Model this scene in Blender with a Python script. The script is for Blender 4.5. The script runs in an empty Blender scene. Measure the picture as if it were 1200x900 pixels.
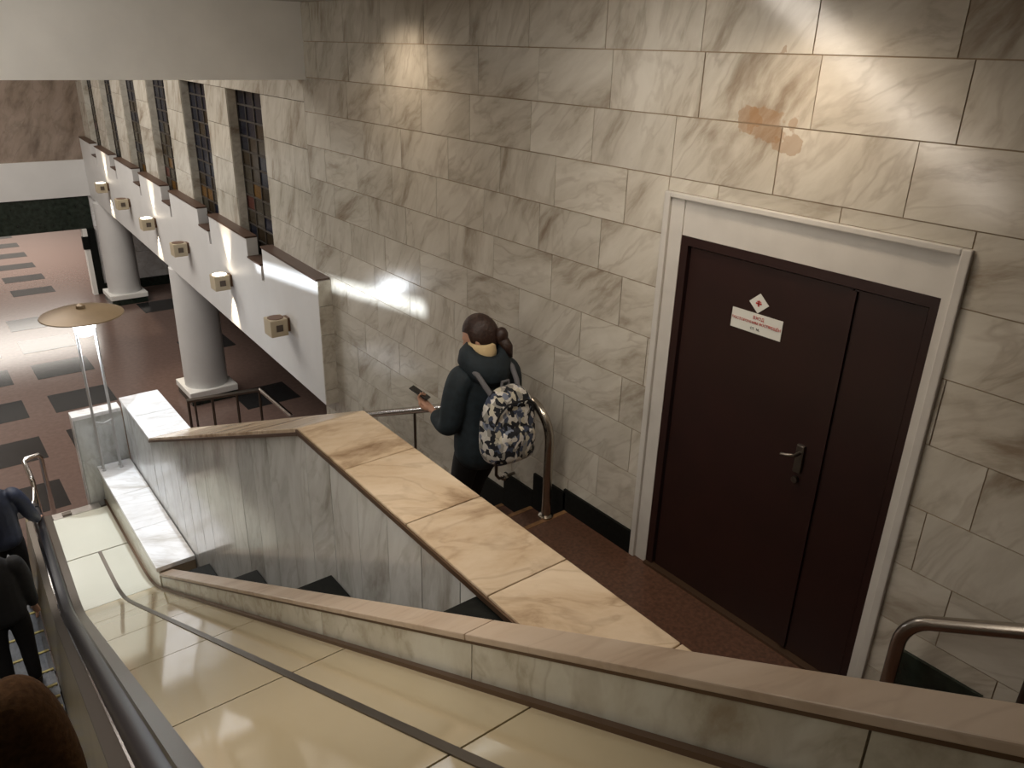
import bpy, bmesh, math, random
from mathutils import Vector, Matrix

random.seed(7)
C = bpy.context.scene.collection
S = 0.91                     # working unit -> metres
ZC = 6.1                     # camera height above the hall floor, working units
R = math.radians

# ------------------------------------------------------------------ camera
cam_d = bpy.data.cameras.new('camera')
cam = bpy.data.objects.new('camera', cam_d)
C.objects.link(cam)
cam_d.sensor_width = 36.0
cam_d.lens = 36.0 * 920 / 1200
cam_d.clip_start = 0.02
fwd = Vector((.571, .719, -.393)).normalized()
rgt = Vector((.790, -.612, .0257))
rgt = (rgt - fwd * rgt.dot(fwd)).normalized()
upv = rgt.cross(fwd)
cam.matrix_world = Matrix.Translation((0, 0, ZC * S)) @ Matrix((rgt, upv, -fwd)).transposed().to_4x4()
bpy.context.scene.camera = cam

# ------------------------------------------------------------------ world, exposure, large lights
sc = bpy.context.scene
sc.view_settings.view_transform = 'Standard'
sc.view_settings.look = 'None'
sc.view_settings.exposure = 0.2
sc.view_settings.gamma = 1.0
w = bpy.data.worlds.new('world'); sc.world = w
w.use_nodes = True
w.node_tree.nodes['Background'].inputs[0].default_value = (.9, .85, .78, 1)
w.node_tree.nodes['Background'].inputs[1].default_value = 0.012


def light(name, kind, loc, energy, color, target=None, size=.3, size_y=None, angle=60, blend=.5, radius=.05):
    d = bpy.data.lights.new(name, kind)
    d.energy = energy
    d.color = color
    if kind == 'AREA':
        d.size = size * S
        if size_y:
            d.shape = 'RECTANGLE'; d.size_y = size_y * S
    else:
        d.shadow_soft_size = radius
    if kind == 'SPOT':
        d.spot_size = R(angle); d.spot_blend = blend
    o = bpy.data.objects.new(name, d); C.objects.link(o)
    o.location = Vector(loc) * S
    if target is not None:
        v = Vector(target) - Vector(loc)
        o.rotation_euler = v.to_track_quat('-Z', 'Y').to_euler()
    return o


WARM = (1, .80, .60); NEUT = (1, .93, .84); COOL = (.86, .93, 1)
light('ceiling_fill_light', 'AREA', (-1.2, 3.0, 6.40), 12, NEUT, (-1.2, 3.0, 0), 1.2, 4.5)
light('ceiling_fill_light', 'AREA', (-1.2, 5.6, 6.40), 40, NEUT, (-1.2, 7.6, 5.5), 5.5, .4)  # added strip, out of view, brightens the beam face
light('ceiling_fill_light', 'AREA', (2.62, 2.9, 6.40), 56, (1, .89, .77), (3.2, 2.9, 5.0), .3, 7.8)  # added strip along the ceiling, washes the top of the marble wall
for yy, e in ((5.66, 32), (2.12, 34), (-1.4, 12)):
    light('downlight', 'SPOT', (2.93, yy, 6.42), e, WARM, (3.10, yy, 3.0), angle=150, blend=.9, radius=.09)
light('hall_ceiling_light', 'AREA', (-.5, 15.0, 7.9), 500, NEUT, (-.5, 15, 0), 4, 9)
light('hall_spotlight', 'SPOT', (1.75, 8.75, 7.8), 760, COOL, (1.72, 8.75, 0), angle=30, blend=.35, radius=.05)
light('far_hall_light', 'AREA', (2.5, 27.0, 3.3), 420, NEUT, (2.5, 27, 0), 4, 7)
slot = light('added_streak_light', 'AREA', (-1.9, 7.4, 3.80), 2.5, COOL, (3.3, 7.4, 3.80), 3.8, .03)  # added slit light out of frame, draws the streak on fascia and wall
slot.data.spread = R(2.5)
slot.rotation_euler.rotate_axis('Z', R(6.8))

# ------------------------------------------------------------------ materials
M = {}


def new_mat(name):
    m = bpy.data.materials.new(name); m.use_nodes = True
    M[name] = m
    nt = m.node_tree
    return m, nt, nt.nodes['Principled BSDF']


def plain(name, col, rough=.5, metal=0., spec=.5, noise=0., nscale=8, bump=0., emit=None, estr=0, coat=0.):
    m, nt, b = new_mat(name)
    b.inputs['Base Color'].default_value = (*col, 1)
    b.inputs['Roughness'].default_value = rough
    b.inputs['Metallic'].default_value = metal
    b.inputs['Specular IOR Level'].default_value = spec
    b.inputs['Coat Weight'].default_value = coat
    b.inputs['Coat Roughness'].default_value = .06
    if noise or bump:
        tc = nt.nodes.new('ShaderNodeTexCoord')
        n = nt.nodes.new('ShaderNodeTexNoise')
        n.inputs['Scale'].default_value = nscale; n.inputs['Detail'].default_value = 6
        nt.links.new(tc.outputs['Object'], n.inputs['Vector'])
        if noise:
            r = nt.nodes.new('ShaderNodeValToRGB')
            r.color_ramp.elements[0].position = .3; r.color_ramp.elements[1].position = .7
            r.color_ramp.elements[0].color = (*[c * (1 - noise) for c in col], 1)
            r.color_ramp.elements[1].color = (*[min(1, c * (1 + noise)) for c in col], 1)
            nt.links.new(n.outputs['Fac'], r.inputs['Fac'])
            nt.links.new(r.outputs['Color'], b.inputs['Base Color'])
        if bump:
            bp = nt.nodes.new('ShaderNodeBump'); bp.inputs['Strength'].default_value = bump
            bp.inputs['Distance'].default_value = .01
            nt.links.new(n.outputs['Fac'], bp.inputs['Height'])
            nt.links.new(bp.outputs['Normal'], b.inputs['Normal'])
    if emit:
        b.inputs['Emission Color'].default_value = (*emit, 1)
        b.inputs['Emission Strength'].default_value = estr
    return m


def marble(name, light_c, mid_c, vein_c, axis='X', ang=.7, spread=1.4, rough=.16, across=7., along=1.3, vary=.16,
           stains=(), blotch=.35, bump=.02):
    """streaked marble: every object (tile) gets its own offset, streak direction and tone"""
    m, nt, b = new_mat(name)
    N = nt.nodes.new; L = nt.links.new
    tc = N('ShaderNodeTexCoord'); oi = N('ShaderNodeObjectInfo')
    geo = N('ShaderNodeNewGeometry')
    off = N('ShaderNodeVectorMath'); off.operation = 'SCALE'
    cmb = N('ShaderNodeCombineXYZ')
    for i, k in enumerate((37., 53., 71.)):
        mm = N('ShaderNodeMath'); mm.operation = 'MULTIPLY'; mm.inputs[1].default_value = k
        L(oi.outputs['Random'], mm.inputs[0]); L(mm.outputs[0], cmb.inputs[i])
    add = N('ShaderNodeVectorMath'); add.operation = 'ADD'
    L(tc.outputs['Object'], add.inputs[0]); L(cmb.outputs[0], add.inputs[1])
    angn = N('ShaderNodeMath'); angn.operation = 'MULTIPLY_ADD'
    fr = N('ShaderNodeMath'); fr.operation = 'FRACT'
    m7 = N('ShaderNodeMath'); m7.operation = 'MULTIPLY'; m7.inputs[1].default_value = 17.3
    L(oi.outputs['Random'], m7.inputs[0]); L(m7.outputs[0], fr.inputs[0])
    L(fr.outputs[0], angn.inputs[0]); angn.inputs[1].default_value = spread; angn.inputs[2].default_value = ang - spread / 2
    rot = N('ShaderNodeVectorRotate'); rot.rotation_type = axis + '_AXIS'
    L(add.outputs[0], rot.inputs['Vector']); L(angn.outputs[0], rot.inputs['Angle'])
    # big soft distortion so that streaks wave
    dn = N('ShaderNodeTexNoise'); dn.inputs['Scale'].default_value = 2.2; dn.inputs['Detail'].default_value = 3
    L(rot.outputs[0], dn.inputs['Vector'])
    dsc = N('ShaderNodeVectorMath'); dsc.operation = 'SCALE'; dsc.inputs['Scale'].default_value = .16
    L(dn.outputs['Color'], dsc.inputs[0])
    ad2 = N('ShaderNodeVectorMath'); ad2.operation = 'ADD'
    L(rot.outputs[0], ad2.inputs[0]); L(dsc.outputs[0], ad2.inputs[1])
    mp = N('ShaderNodeMapping')
    sc3 = {'X': (3, along, across), 'Y': (along, 3, across), 'Z': (along, across, 3)}[axis]
    mp.inputs['Scale'].default_value = sc3
    L(ad2.outputs[0], mp.inputs['Vector'])
    n1 = N('ShaderNodeTexNoise'); n1.inputs['Scale'].default_value = 1.0; n1.inputs['Detail'].default_value = 7
    n1.inputs['Roughness'].default_value = .62; n1.inputs['Distortion'].default_value = .2
    L(mp.outputs[0], n1.inputs['Vector'])
    r1 = N('ShaderNodeValToRGB')
    e = r1.color_ramp.elements
    e[0].position = .30; e[0].color = (*vein_c, 1)
    e[1].position = .68; e[1].color = (*light_c, 1)
    x = e.new(.44); x.color = (*mid_c, 1)
    x = e.new(.54); x.color = (*[(a + c) / 2 for a, c in zip(mid_c, light_c)], 1)
    L(n1.outputs['Fac'], r1.inputs['Fac'])
    # thin dark veins
    n2 = N('ShaderNodeTexNoise'); n2.inputs['Scale'].default_value = 1.3; n2.inputs['Detail'].default_value = 4
    n2.inputs['Distortion'].default_value = .5
    L(mp.outputs[0], n2.inputs['Vector'])
    r2 = N('ShaderNodeValToRGB')
    e = r2.color_ramp.elements
    e[0].position = .46; e[0].color = (0, 0, 0, 1)
    e[1].position = .54; e[1].color = (0, 0, 0, 1)
    x = e.new(.50); x.color = (.55, .55, .55, 1)
    L(n2.outputs['Fac'], r2.inputs['Fac'])
    n3 = N('ShaderNodeTexNoise'); n3.inputs['Scale'].default_value = 2.5
    L(add.outputs[0], n3.inputs['Vector'])
    vm = N('ShaderNodeMath'); vm.operation = 'MULTIPLY'
    L(r2.outputs['Color'], vm.inputs[0]); L(n3.outputs['Fac'], vm.inputs[1])
    mx = N('ShaderNodeMixRGB'); mx.inputs['Color2'].default_value = (*vein_c, 1)
    L(vm.outputs[0], mx.inputs['Fac']); L(r1.outputs['Color'], mx.inputs['Color1'])
    nb = N('ShaderNodeTexNoise'); nb.inputs['Scale'].default_value = 5.5; nb.inputs['Detail'].default_value = 5
    L(ad2.outputs[0], nb.inputs['Vector'])
    rb = N('ShaderNodeMapRange'); rb.inputs['From Min'].default_value = .60; rb.inputs['From Max'].default_value = .74
    rb.inputs['To Max'].default_value = blotch
    L(nb.outputs['Fac'], rb.inputs['Value'])
    mb_ = N('ShaderNodeMixRGB'); mb_.inputs['Color2'].default_value = (*vein_c, 1)
    L(rb.outputs[0], mb_.inputs['Fac']); L(mx.outputs['Color'], mb_.inputs['Color1'])
    mx = mb_
    hs = N('ShaderNodeHueSaturation')
    mv = N('ShaderNodeMath'); mv.operation = 'MULTIPLY_ADD'; mv.inputs[1].default_value = vary * 2; mv.inputs[2].default_value = 1 - vary
    f2 = N('ShaderNodeMath'); f2.operation = 'FRACT'
    m9 = N('ShaderNodeMath'); m9.operation = 'MULTIPLY'; m9.inputs[1].default_value = 91.7
    L(oi.outputs['Random'], m9.inputs[0]); L(m9.outputs[0], f2.inputs[0]); L(f2.outputs[0], mv.inputs[0])
    L(mv.outputs[0], hs.inputs['Value']); L(mx.outputs['Color'], hs.inputs['Color'])
    col = hs.outputs['Color']
    for (sx, sy, sz, rad) in stains:      # rust-brown damp stains with their own outline
        dv = N('ShaderNodeVectorMath'); dv.operation = 'DISTANCE'
        nn = N('ShaderNodeTexNoise'); nn.inputs['Scale'].default_value = 9; nn.inputs['Detail'].default_value = 4
        L(geo.outputs['Position'], nn.inputs['Vector'])
        nsc = N('ShaderNodeVectorMath'); nsc.operation = 'SCALE'; nsc.inputs['Scale'].default_value = .22
        L(nn.outputs['Color'], nsc.inputs[0])
        na = N('ShaderNodeVectorMath'); na.operation = 'ADD'
        L(geo.outputs['Position'], na.inputs[0]); L(nsc.outputs[0], na.inputs[1])
        L(na.outputs[0], dv.inputs[0])
        dv.inputs[1].default_value = (sx * S + .11, sy * S + .11, sz * S + .11)
        rr = N('ShaderNodeMapRange'); rr.inputs['From Min'].default_value = rad * S; rr.inputs['From Max'].default_value = rad * S * .9
        L(dv.outputs['Value'], rr.inputs['Value'])
        fa = N('ShaderNodeMath'); fa.operation = 'MULTIPLY'; fa.inputs[1].default_value = .5
        L(rr.outputs[0], fa.inputs[0])
        m2 = N('ShaderNodeMixRGB'); m2.inputs['Color2'].default_value = (.30, .17, .08, 1)
        L(fa.outputs[0], m2.inputs['Fac']); L(col, m2.inputs['Color1'])
        col = m2.outputs['Color']
    L(col, b.inputs['Base Color'])
    b.inputs['Roughness'].default_value = rough
    if bump:
        bp = N('ShaderNodeBump'); bp.inputs['Strength'].default_value = bump; bp.inputs['Distance'].default_value = .02
        L(n1.outputs['Fac'], bp.inputs['Height']); L(bp.outputs['Normal'], b.inputs['Normal'])
    return m


marble('wall_marble', (.67, .645, .575), (.53, .50, .43), (.28, .23, .175), 'X', .8, 1.3, rough=.15, across=4.6, along=1.2, vary=.06,
       stains=((3.4, 2.36, 5.805, .10), (3.4, 2.24, 5.73, .07), (3.4, 2.47, 5.80, .06), (3.4, 2.32, 6.11, .035)), bump=.01)
marble('panel_marble', (.70, .725, .72), (.56, .575, .565), (.33, .32, .29), 'X', 1.25, .7, rough=.13, across=4, along=.9, vary=.08, bump=.01)
marble('coping_marble', (.70, .585, .44), (.57, .44, .30), (.25, .16, .09), 'Z', .5, .9, rough=.2, across=3.6, along=1.6, vary=.06, bump=.01)
marble('white_marble', (.88, .88, .89), (.76, .75, .75), (.5, .47, .43), 'Z', .6, 1.0, rough=.22, across=5, along=1.2, vary=.05, bump=.01)
marble('parapet_marble', (.66, .66, .58), (.54, .52, .43), (.25, .19, .12), 'X', 1.2, .8, rough=.25, across=3, along=1.4, vary=.03)
marble('parapet_coping_marble', (.58, .48, .38), (.50, .39, .29), (.30, .20, .13), 'Z', .4, .8, rough=.35, across=3, along=1.0, vary=.03)
marble('far_marble', (.30, .24, .20), (.22, .17, .135), (.12, .09, .07), 'Y', .6, 1.2, rough=.2, across=3, along=1.)
plain('joint', (.30, .225, .15), .8)
plain('white_paint', (.80, .79, .76), .6, noise=.05, nscale=3, bump=.03)
plain('fascia_paint', (.66, .66, .655), .5, noise=.04, nscale=2)
plain('ceiling_paint', (.55, .54, .52), .8)
plain('frame_paint', (.60, .585, .55), .45, noise=.06, nscale=6, bump=.05)
plain('door_paint', (.021, .0068, .0058), .38, noise=.15, nscale=5, bump=.04)
plain('door_dark', (.008, .003, .003), .5)
plain('steel', (.60, .57, .54), .28, metal=1, noise=.08, nscale=12)
plain('chrome', (.85, .84, .83), .12, metal=1)
plain('rail_steel', (.46, .42, .37), .24, metal=1, noise=.06, nscale=20)
plain('dark_steel', (.17, .15, .13), .38, metal=1)
plain('bronze_trim', (.13, .08, .05), .4, metal=.6)
plain('rubber', (.012, .012, .015), .38)
plain('deck_cream', (.47, .40, .265), .065, noise=.03, nscale=1.5, coat=.2)
plain('deck_pale', (.62, .61, .52), .16, noise=.03, nscale=1.5, coat=.2)
plain('skirt_cream', (.30, .25, .16), .3, noise=.1, nscale=3)
plain('step_metal', (.10, .105, .115), .5, metal=.6, noise=.2, nscale=20)
plain('step_yellow', (.36, .29, .09), .6)
plain('granite_brown', (.115, .058, .038), .30, noise=.35, nscale=45)
plain('floor_brown', (.155, .105, .09), .19, noise=.10, nscale=14)
plain('floor_dark', (.022, .022, .023), .17, noise=.4, nscale=30)
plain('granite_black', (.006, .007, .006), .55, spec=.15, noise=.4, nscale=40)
plain('green_stone', (.018, .026, .02), .22, noise=.5, nscale=12)
plain('tread_edge', (.24, .13, .055), .4, noise=.2, nscale=40)
plain('sconce_cream', (.46, .39, .275), .4)
plain('sconce_brown', (.12, .06, .03), .5)
plain('grille_dark', (.08, .06, .045), .5)
plain('lamp_bronze', (.125, .078, .036), .45, metal=.3, noise=.06, nscale=10)
plain('lamp_white', (.5, .5, .5), .35)
plain('bulb_glow', (1, 1, 1), .4, emit=(.95, .97, 1), estr=10)
plain('sconce_glow', (1, 1, 1), .4, emit=(1, .86, .66), estr=9)
plain('glass_blue', (.007, .010, .022), .2, spec=.3)
plain('glass_brown', (.034, .024, .014), .2, spec=.3)
plain('glass_grey', (.055, .048, .036), .22, spec=.3)
plain('glass_amber', (.12, .06, .014), .2, spec=.3)
plain('glass_red', (.07, .014, .01), .2, spec=.3)
plain('lead', (.05, .042, .034), .5)
plain('ledge_brown', (.075, .04, .025), .5)
plain('sign_white', (.72, .74, .70), .4)
plain('sign_red', (.50, .06, .05), .6)
plain('sign_grey', (.16, .16, .15), .6)
plain('skin', (.52, .30, .21), .5)
plain('coat_navy', (.010, .019, .026), .75, noise=.3, nscale=25, bump=.25)
plain('jacket_navy', (.012, .016, .035), .6, noise=.3, nscale=20, bump=.2)
plain('cloth_black', (.006, .006, .008), .8, noise=.2, nscale=30, bump=.1)
plain('coat_brown', (.055, .028, .012), .95, spec=.1, noise=.3, nscale=60, bump=.4)
plain('shoe_black', (.008, .008, .009), .4)
plain('hair_brown', (.028, .012, .008), .5, noise=.4, nscale=60, bump=.4)
plain('hair_dark', (.010, .007, .006), .5, noise=.3, nscale=60, bump=.3)
plain('mask_white', (.62, .60, .56), .8)
plain('scarf_cream', (.62, .48, .27), .9, bump=.3, nscale=60)
plain('phone_black', (.006, .006, .007), .2)
plain('strap_grey', (.13, .13, .14), .7)
plain('eye_dark', (.01, .008, .007), .3)


def backpack_mat():
    m, nt, b = new_mat('backpack_print')
    N = nt.nodes.new; L = nt.links.new
    tc = N('ShaderNodeTexCoord')
    nz = N('ShaderNodeTexNoise'); nz.inputs['Scale'].default_value = 14
    L(tc.outputs['Object'], nz.inputs['Vector'])
    ms = N('ShaderNodeVectorMath'); ms.operation = 'SCALE'; ms.inputs['Scale'].default_value = .07
    L(nz.outputs['Color'], ms.inputs[0])
    ad = N('ShaderNodeVectorMath'); ad.operation = 'ADD'
    L(tc.outputs['Object'], ad.inputs[0]); L(ms.outputs[0], ad.inputs[1])
    mp = N('ShaderNodeMapping'); mp.inputs['Scale'].default_value = (1.5, 1., 1.0)
    L(ad.outputs[0], mp.inputs['Vector'])
    v = N('ShaderNodeTexVoronoi'); v.inputs['Scale'].default_value = 30
    L(mp.outputs[0], v.inputs['Vector'])
    sep = N('ShaderNodeSeparateColor'); L(v.outputs['Color'], sep.inputs[0])
    r = N('ShaderNodeValToRGB'); r.color_ramp.interpolation = 'CONSTANT'
    cols = ((0, (.008, .010, .016)), (.20, (.62, .60, .56)), (.36, (.05, .065, .11)), (.50, (.30, .29, .26)),
            (.62, (.55, .52, .42)), (.74, (.012, .014, .02)), (.84, (.20, .23, .30)), (.92, (.7, .68, .64)))
    e = r.color_ramp.elements
    e[0].position, e[0].color = cols[0][0], (*cols[0][1], 1)
    e[1].position, e[1].color = cols[1][0], (*cols[1][1], 1)
    for p, c in cols[2:]:
        x = e.new(p); x.color = (*c, 1)
    L(sep.outputs[0], r.inputs['Fac']); L(r.outputs['Color'], b.inputs['Base Color'])
    b.inputs['Roughness'].default_value = .8


backpack_mat()


# ------------------------------------------------------------------ mesh helpers (all coordinates in working units)
class MB:
    def __init__(self):
        self.v = []; self.f = []; self.mi = []

    def add(self, vs, fs, mi=0):
        n = len(self.v)
        self.v += [tuple(p) for p in vs]
        self.f += [tuple(i + n for i in f) for f in fs]
        self.mi += [mi] * len(fs)
        return self

    def box(self, x0, x1, y0, y1, z0, z1, mi=0):
        vs = [(x, y, z) for z in (z0, z1) for y in (y0, y1) for x in (x0, x1)]
        return self.add(vs, [(0, 2, 3, 1), (4, 5, 7, 6), (0, 1, 5, 4), (1, 3, 7, 5), (3, 2, 6, 7), (2, 0, 4, 6)], mi)

    def prism_x(self, poly, x0, x1, mi=0):
        """polygon of (y, z) extruded along x"""
        n = len(poly)
        vs = [(x0, y, z) for y, z in poly] + [(x1, y, z) for y, z in poly]
        fs = [tuple(range(n))[::-1], tuple(range(n, 2 * n))]
        fs += [(i, (i + 1) % n, n + (i + 1) % n, n + i) for i in range(n)]
        return self.add(vs, fs, mi)

    def sweep_y(self, sect, ys, zf, mi=0, close=True, xo=None):
        """section of (x, dz) swept along y with height zf(y)"""
        n = len(sect); vs = []; fs = []
        for y in ys:
            for x, dz in sect:
                vs.append((x + (xo(y) if xo and x < .6 else 0), y, zf(y) + dz))
        for j in range(len(ys) - 1):
            for i in range(n if close else n - 1):
                k = (i + 1) % n
                fs.append((j * n + i, j * n + k, (j + 1) * n + k, (j + 1) * n + i))
        if close:
            fs.append(tuple(range(n))[::-1]); fs.append(tuple((len(ys) - 1) * n + i for i in range(n)))
        return self.add(vs, fs, mi)

    def tube(self, pts, r, n=12, mi=0, cap=True):
        pts = [Vector(p) for p in pts]
        rs = r if isinstance(r, (list, tuple)) else [r] * len(pts)
        vs = []; fs = []
        t0 = (pts[1] - pts[0]).normalized()
        a = Vector((0, 0, 1)) if abs(t0.z) < .9 else Vector((1, 0, 0))
        u = t0.cross(a).normalized()
        for i, p in enumerate(pts):
            if i == 0: t = t0
            elif i == len(pts) - 1: t = (pts[-1] - pts[-2]).normalized()
            else: t = ((pts[i] - pts[i - 1]).normalized() + (pts[i + 1] - pts[i]).normalized()).normalized()
            u = (u - t * u.dot(t)).normalized(); v = t.cross(u)
            for k in range(n):
                q = 2 * math.pi * k / n
                vs.append(p + (u * math.cos(q) + v * math.sin(q)) * rs[i])
        for j in range(len(pts) - 1):
            for k in range(n):
                l = (k + 1) % n
                fs.append((j * n + k, j * n + l, (j + 1) * n + l, (j + 1) * n + k))
        if cap:
            fs.append(tuple(range(n))[::-1]); fs.append(tuple((len(pts) - 1) * n + k for k in range(n)))
        return self.add(vs, fs, mi)

    def lathe(self, prof, cx=0, cy=0, n=40, mi=0, sx=1, sy=1):
        """profile of (r, z) turned round the vertical through cx, cy"""
        vs = []; fs = []; m = len(prof)
        for r, z in prof:
            for k in range(n):
                q = 2 * math.pi * k / n
                vs.append((cx + r * sx * math.cos(q), cy + r * sy * math.sin(q), z))
        for j in range(m - 1):
            for k in range(n):
                l = (k + 1) % n
                fs.append((j * n + k, j * n + l, (j + 1) * n + l, (j + 1) * n + k))
        fs.append(tuple(range(n))[::-1]); fs.append(tuple((m - 1) * n + k for k in range(n)))
        return self.add(vs, fs, mi)

    def ellipsoid(self, c, rx, ry, rz, n=24, m=14, p=1., mi=0, fn=None):
        vs = []; fs = []
        def sp(a): return math.copysign(abs(a) ** p, a)
        for j in range(m + 1):
            th = math.pi * j / m
            for k in range(n):
                q = 2 * math.pi * k / n
                P = Vector((rx * sp(math.sin(th)) * sp(math.cos(q)), ry * sp(math.sin(th)) * sp(math.sin(q)), rz * sp(math.cos(th))))
                if fn: P = fn(P)
                vs.append(Vector(c) + P)
        for j in range(m):
            for k in range(n):
                l = (k + 1) % n
                fs.append((j * n + k, (j + 1) * n + k, (j + 1) * n + l, j * n + l))
        return self.add(vs, fs, mi)

    def mesh(self, name, mats, smooth=False, bevel=0):
        me = bpy.data.meshes.new(name)
        me.from_pydata([(x * S, y * S, z * S) for x, y, z in self.v], [], self.f)
        for m in mats: me.materials.append(M[m])
        bm = bmesh.new(); bm.from_mesh(me)
        for f, mi in zip(bm.faces, self.mi): f.material_index = mi
        if smooth: bmesh.ops.remove_doubles(bm, verts=bm.verts, dist=1e-5)
        bmesh.ops.recalc_face_normals(bm, faces=bm.faces)
        if bevel:
            bmesh.ops.bevel(bm, geom=list(bm.edges), offset=bevel * S, segments=2, affect='EDGES', profile=.6)
        for f in bm.faces: f.smooth = bool(smooth)
        bm.to_mesh(me); bm.free()
        if smooth is True:
            me.set_sharp_from_angle(angle=R(38))
        return me

    def build(self, name, mats, parent=None, smooth=False, bevel=0, loc=None):
        if isinstance(mats, str): mats = [mats]
        o = bpy.data.objects.new(name, self.mesh(name, mats, smooth, bevel))
        C.objects.link(o)
        put(o, parent, loc)
        return o


def put(o, parent=None, loc=None):
    """loc is a working-unit world position of the object's origin"""
    if parent is not None:
        o.parent = parent
        base = WORLD.get(parent.name, Vector((0, 0, 0)))
    else:
        base = Vector((0, 0, 0))
    l = Vector(loc) if loc is not None else Vector((0, 0, 0))
    o.location = (l - base) * S
    WORLD[o.name] = l
    return o


WORLD = {}


def thing(name, label, cat, loc=(0, 0, 0), group=None):
    o = bpy.data.objects.new(name, None); C.objects.link(o)
    o.empty_display_size = .1
    put(o, None, loc)
    tag(o, label, cat, group)
    return o


def tag(o, label, cat, group=None):
    o['label'] = label; o['category'] = cat
    if group: o['group'] = group
    return o


def struct(o, label=None):
    o['kind'] = 'structure'
    if label: o['label'] = label
    return o


TILES = {}


def tile(name, parent, mat, x0, x1, y0, y1, z0, z1, bevel=0, tilt=0.):
    """a box piece whose mesh is shared with all pieces of the same size"""
    key = (name, mat, round(x1 - x0, 4), round(y1 - y0, 4), round(z1 - z0, 4), bevel)
    if key not in TILES:
        a, b, c = (x1 - x0) / 2, (y1 - y0) / 2, (z1 - z0) / 2
        TILES[key] = MB().box(-a, a, -b, b, -c, c).mesh(name, [mat], False, bevel)
    o = bpy.data.objects.new(name, TILES[key]); C.objects.link(o)
    put(o, parent, ((x0 + x1) / 2, (y0 + y1) / 2, (z0 + z1) / 2))
    if tilt:
        o.rotation_euler = (0, R(random.uniform(-tilt, tilt)), R(random.uniform(-tilt, tilt)))
    return o


def arc(c, u, v, r, a0, a1, n=8):
    c, u, v = Vector(c), Vector(u), Vector(v)
    return [c + (u * math.cos(R(a0 + (a1 - a0) * i / n)) + v * math.sin(R(a0 + (a1 - a0) * i / n))) * r for i in range(n + 1)]


# ================================================================== SETTING
W = 3.4
G = .0028        # half joint

# ---- right wall: bedding plus marble tiles round the door
DY0, DY1, DZ0, DZ1 = 1.32, 2.94, 3.0, 5.40        # door surround
wb = MB()
wb.box(W + .0035, W + .30, -2.6, DY0, 2.2, 6.46)
wb.box(W + .0035, W + .30, DY1, 7.68, 0.0, 6.46)
wb.box(W + .0035, W + .30, DY0, DY1, DZ1, 6.46)
wb.box(W + .0035, W + .30, DY0, DY1, 2.2, DZ0)
wall_r = struct(wb.build('wall_right', 'joint'))
COURSE, TL = .3165, .655
edges = [ZC + .007 - COURSE * k for k in range(-1, 20)]     # joints from the ceiling downwards
edges[0] = 6.44
for r in range(len(edges) - 1):
    zt, zb = edges[r], edges[r + 1]
    y = -2.6 + (.0 if r % 2 else -.33)
    off = {0: .0, 1: .11, 2: .055}.get(r, random.uniform(-.05, .05))
    y += off
    while y < 7.68:
        l = TL * random.choice((1, 1, 1, 1, .97, 1.06, .9))
        a, b = max(y, -2.6), min(y + l, 7.68)
        y += l
        if b - a < .03: continue
        lim = 3.0 if a < 3.3 else max(0, 3.0 - .44 * (a - 3.6) - .5)
        if a < 1.3: lim = 2.4
        if zt < lim: continue
        spans = [(a, b, zb, zt)]
        if b > DY0 and a < DY1 and zb < DZ1 and zt > DZ0:
            spans = []
            if a < DY0 - .03: spans.append((a, DY0, zb, zt))
            if b > DY1 + .03: spans.append((DY1, b, zb, zt))
            if zt > DZ1 + .02: spans.append((max(a, DY0), min(b, DY1), DZ1, zt))
        for (p, q, s, t) in spans:
            tile('marble_tile', wall_r, 'wall_marble', W - random.uniform(0, .0025), W + .02, p + G, q - G, s + G, t - G, tilt=.06)

# ---- landing and floors
land = MB().box(2.05, W, 1.15, 3.60, 2.84, 3.0).build('floor_landing', 'granite_brown')
struct(land)
MB().box(2.05, W, 3.565, 3.601, 2.985, 3.002).build('nosing', 'tread_edge', land)

# dark skirting
sk = MB().box(W - .02, W + .012, DY1 + .01, 3.62, 3.0, 3.17)
struct(sk.build('baseboard_right', 'granite_black'))

# ---- lower flight of stairs (woman walks down it)
stair = thing('staircase', 'brown granite staircase going down along the marble wall from the landing', 'staircase', (2.75, 3.6, 3.0))
RISE, TREAD = .16, .364
NST = 18
for i in range(NST):
    y0 = 3.60 + i * TREAD; z1 = 3.0 - (i + 1) * RISE
    MB().box(2.08, W, y0 + .002, y0 + TREAD + .02, z1 - .16, z1).build('step', 'granite_brown', stair)
    MB().box(2.08, W, y0 + TREAD - .015, y0 + TREAD + .022, z1 - .02, z1 + .002).build('nosing', 'tread_edge', stair)
    MB().box(W - .02, W + .012, y0 + .001, y0 + TREAD, z1, z1 + .30).build('skirting', 'granite_black', stair)
stair_top = 3.0 - NST * RISE

# ---- upper flight (rises towards the viewer right of the door)
up = thing('staircase', 'dark staircase rising at the right edge beside the door', 'staircase', (2.75, 1.17, 3.0))
for i in range(8):
    y1 = 1.17 - i * .38; z1 = 3.0 + (i + 1) * .165
    MB().box(2.1, W, y1 - .39, y1, z1 - .165, z1).build('step', 'granite_brown', up)
    MB().box(W - .02, W + .012, y1 - .38, y1 + (.0 if i else -.01), z1 - .02, z1 + (.30 if i == 0 else .10)).build('skirting', 'green_stone', up)

# ---- centre wall between the two flights
X1, X2 = 1.65, 2.08
ZT, ZL = 3.94, 2.07          # high and low coping tops
YS, YE, YF = 4.15, 8.43, 9.74


def top_c(y):
    if y < .95: return ZT + .5 * (.95 - y)
    if y < YS: return ZT
    if y < YE: return ZT + (ZL - ZT) * (y - YS) / (YE - YS)
    return ZL


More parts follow.
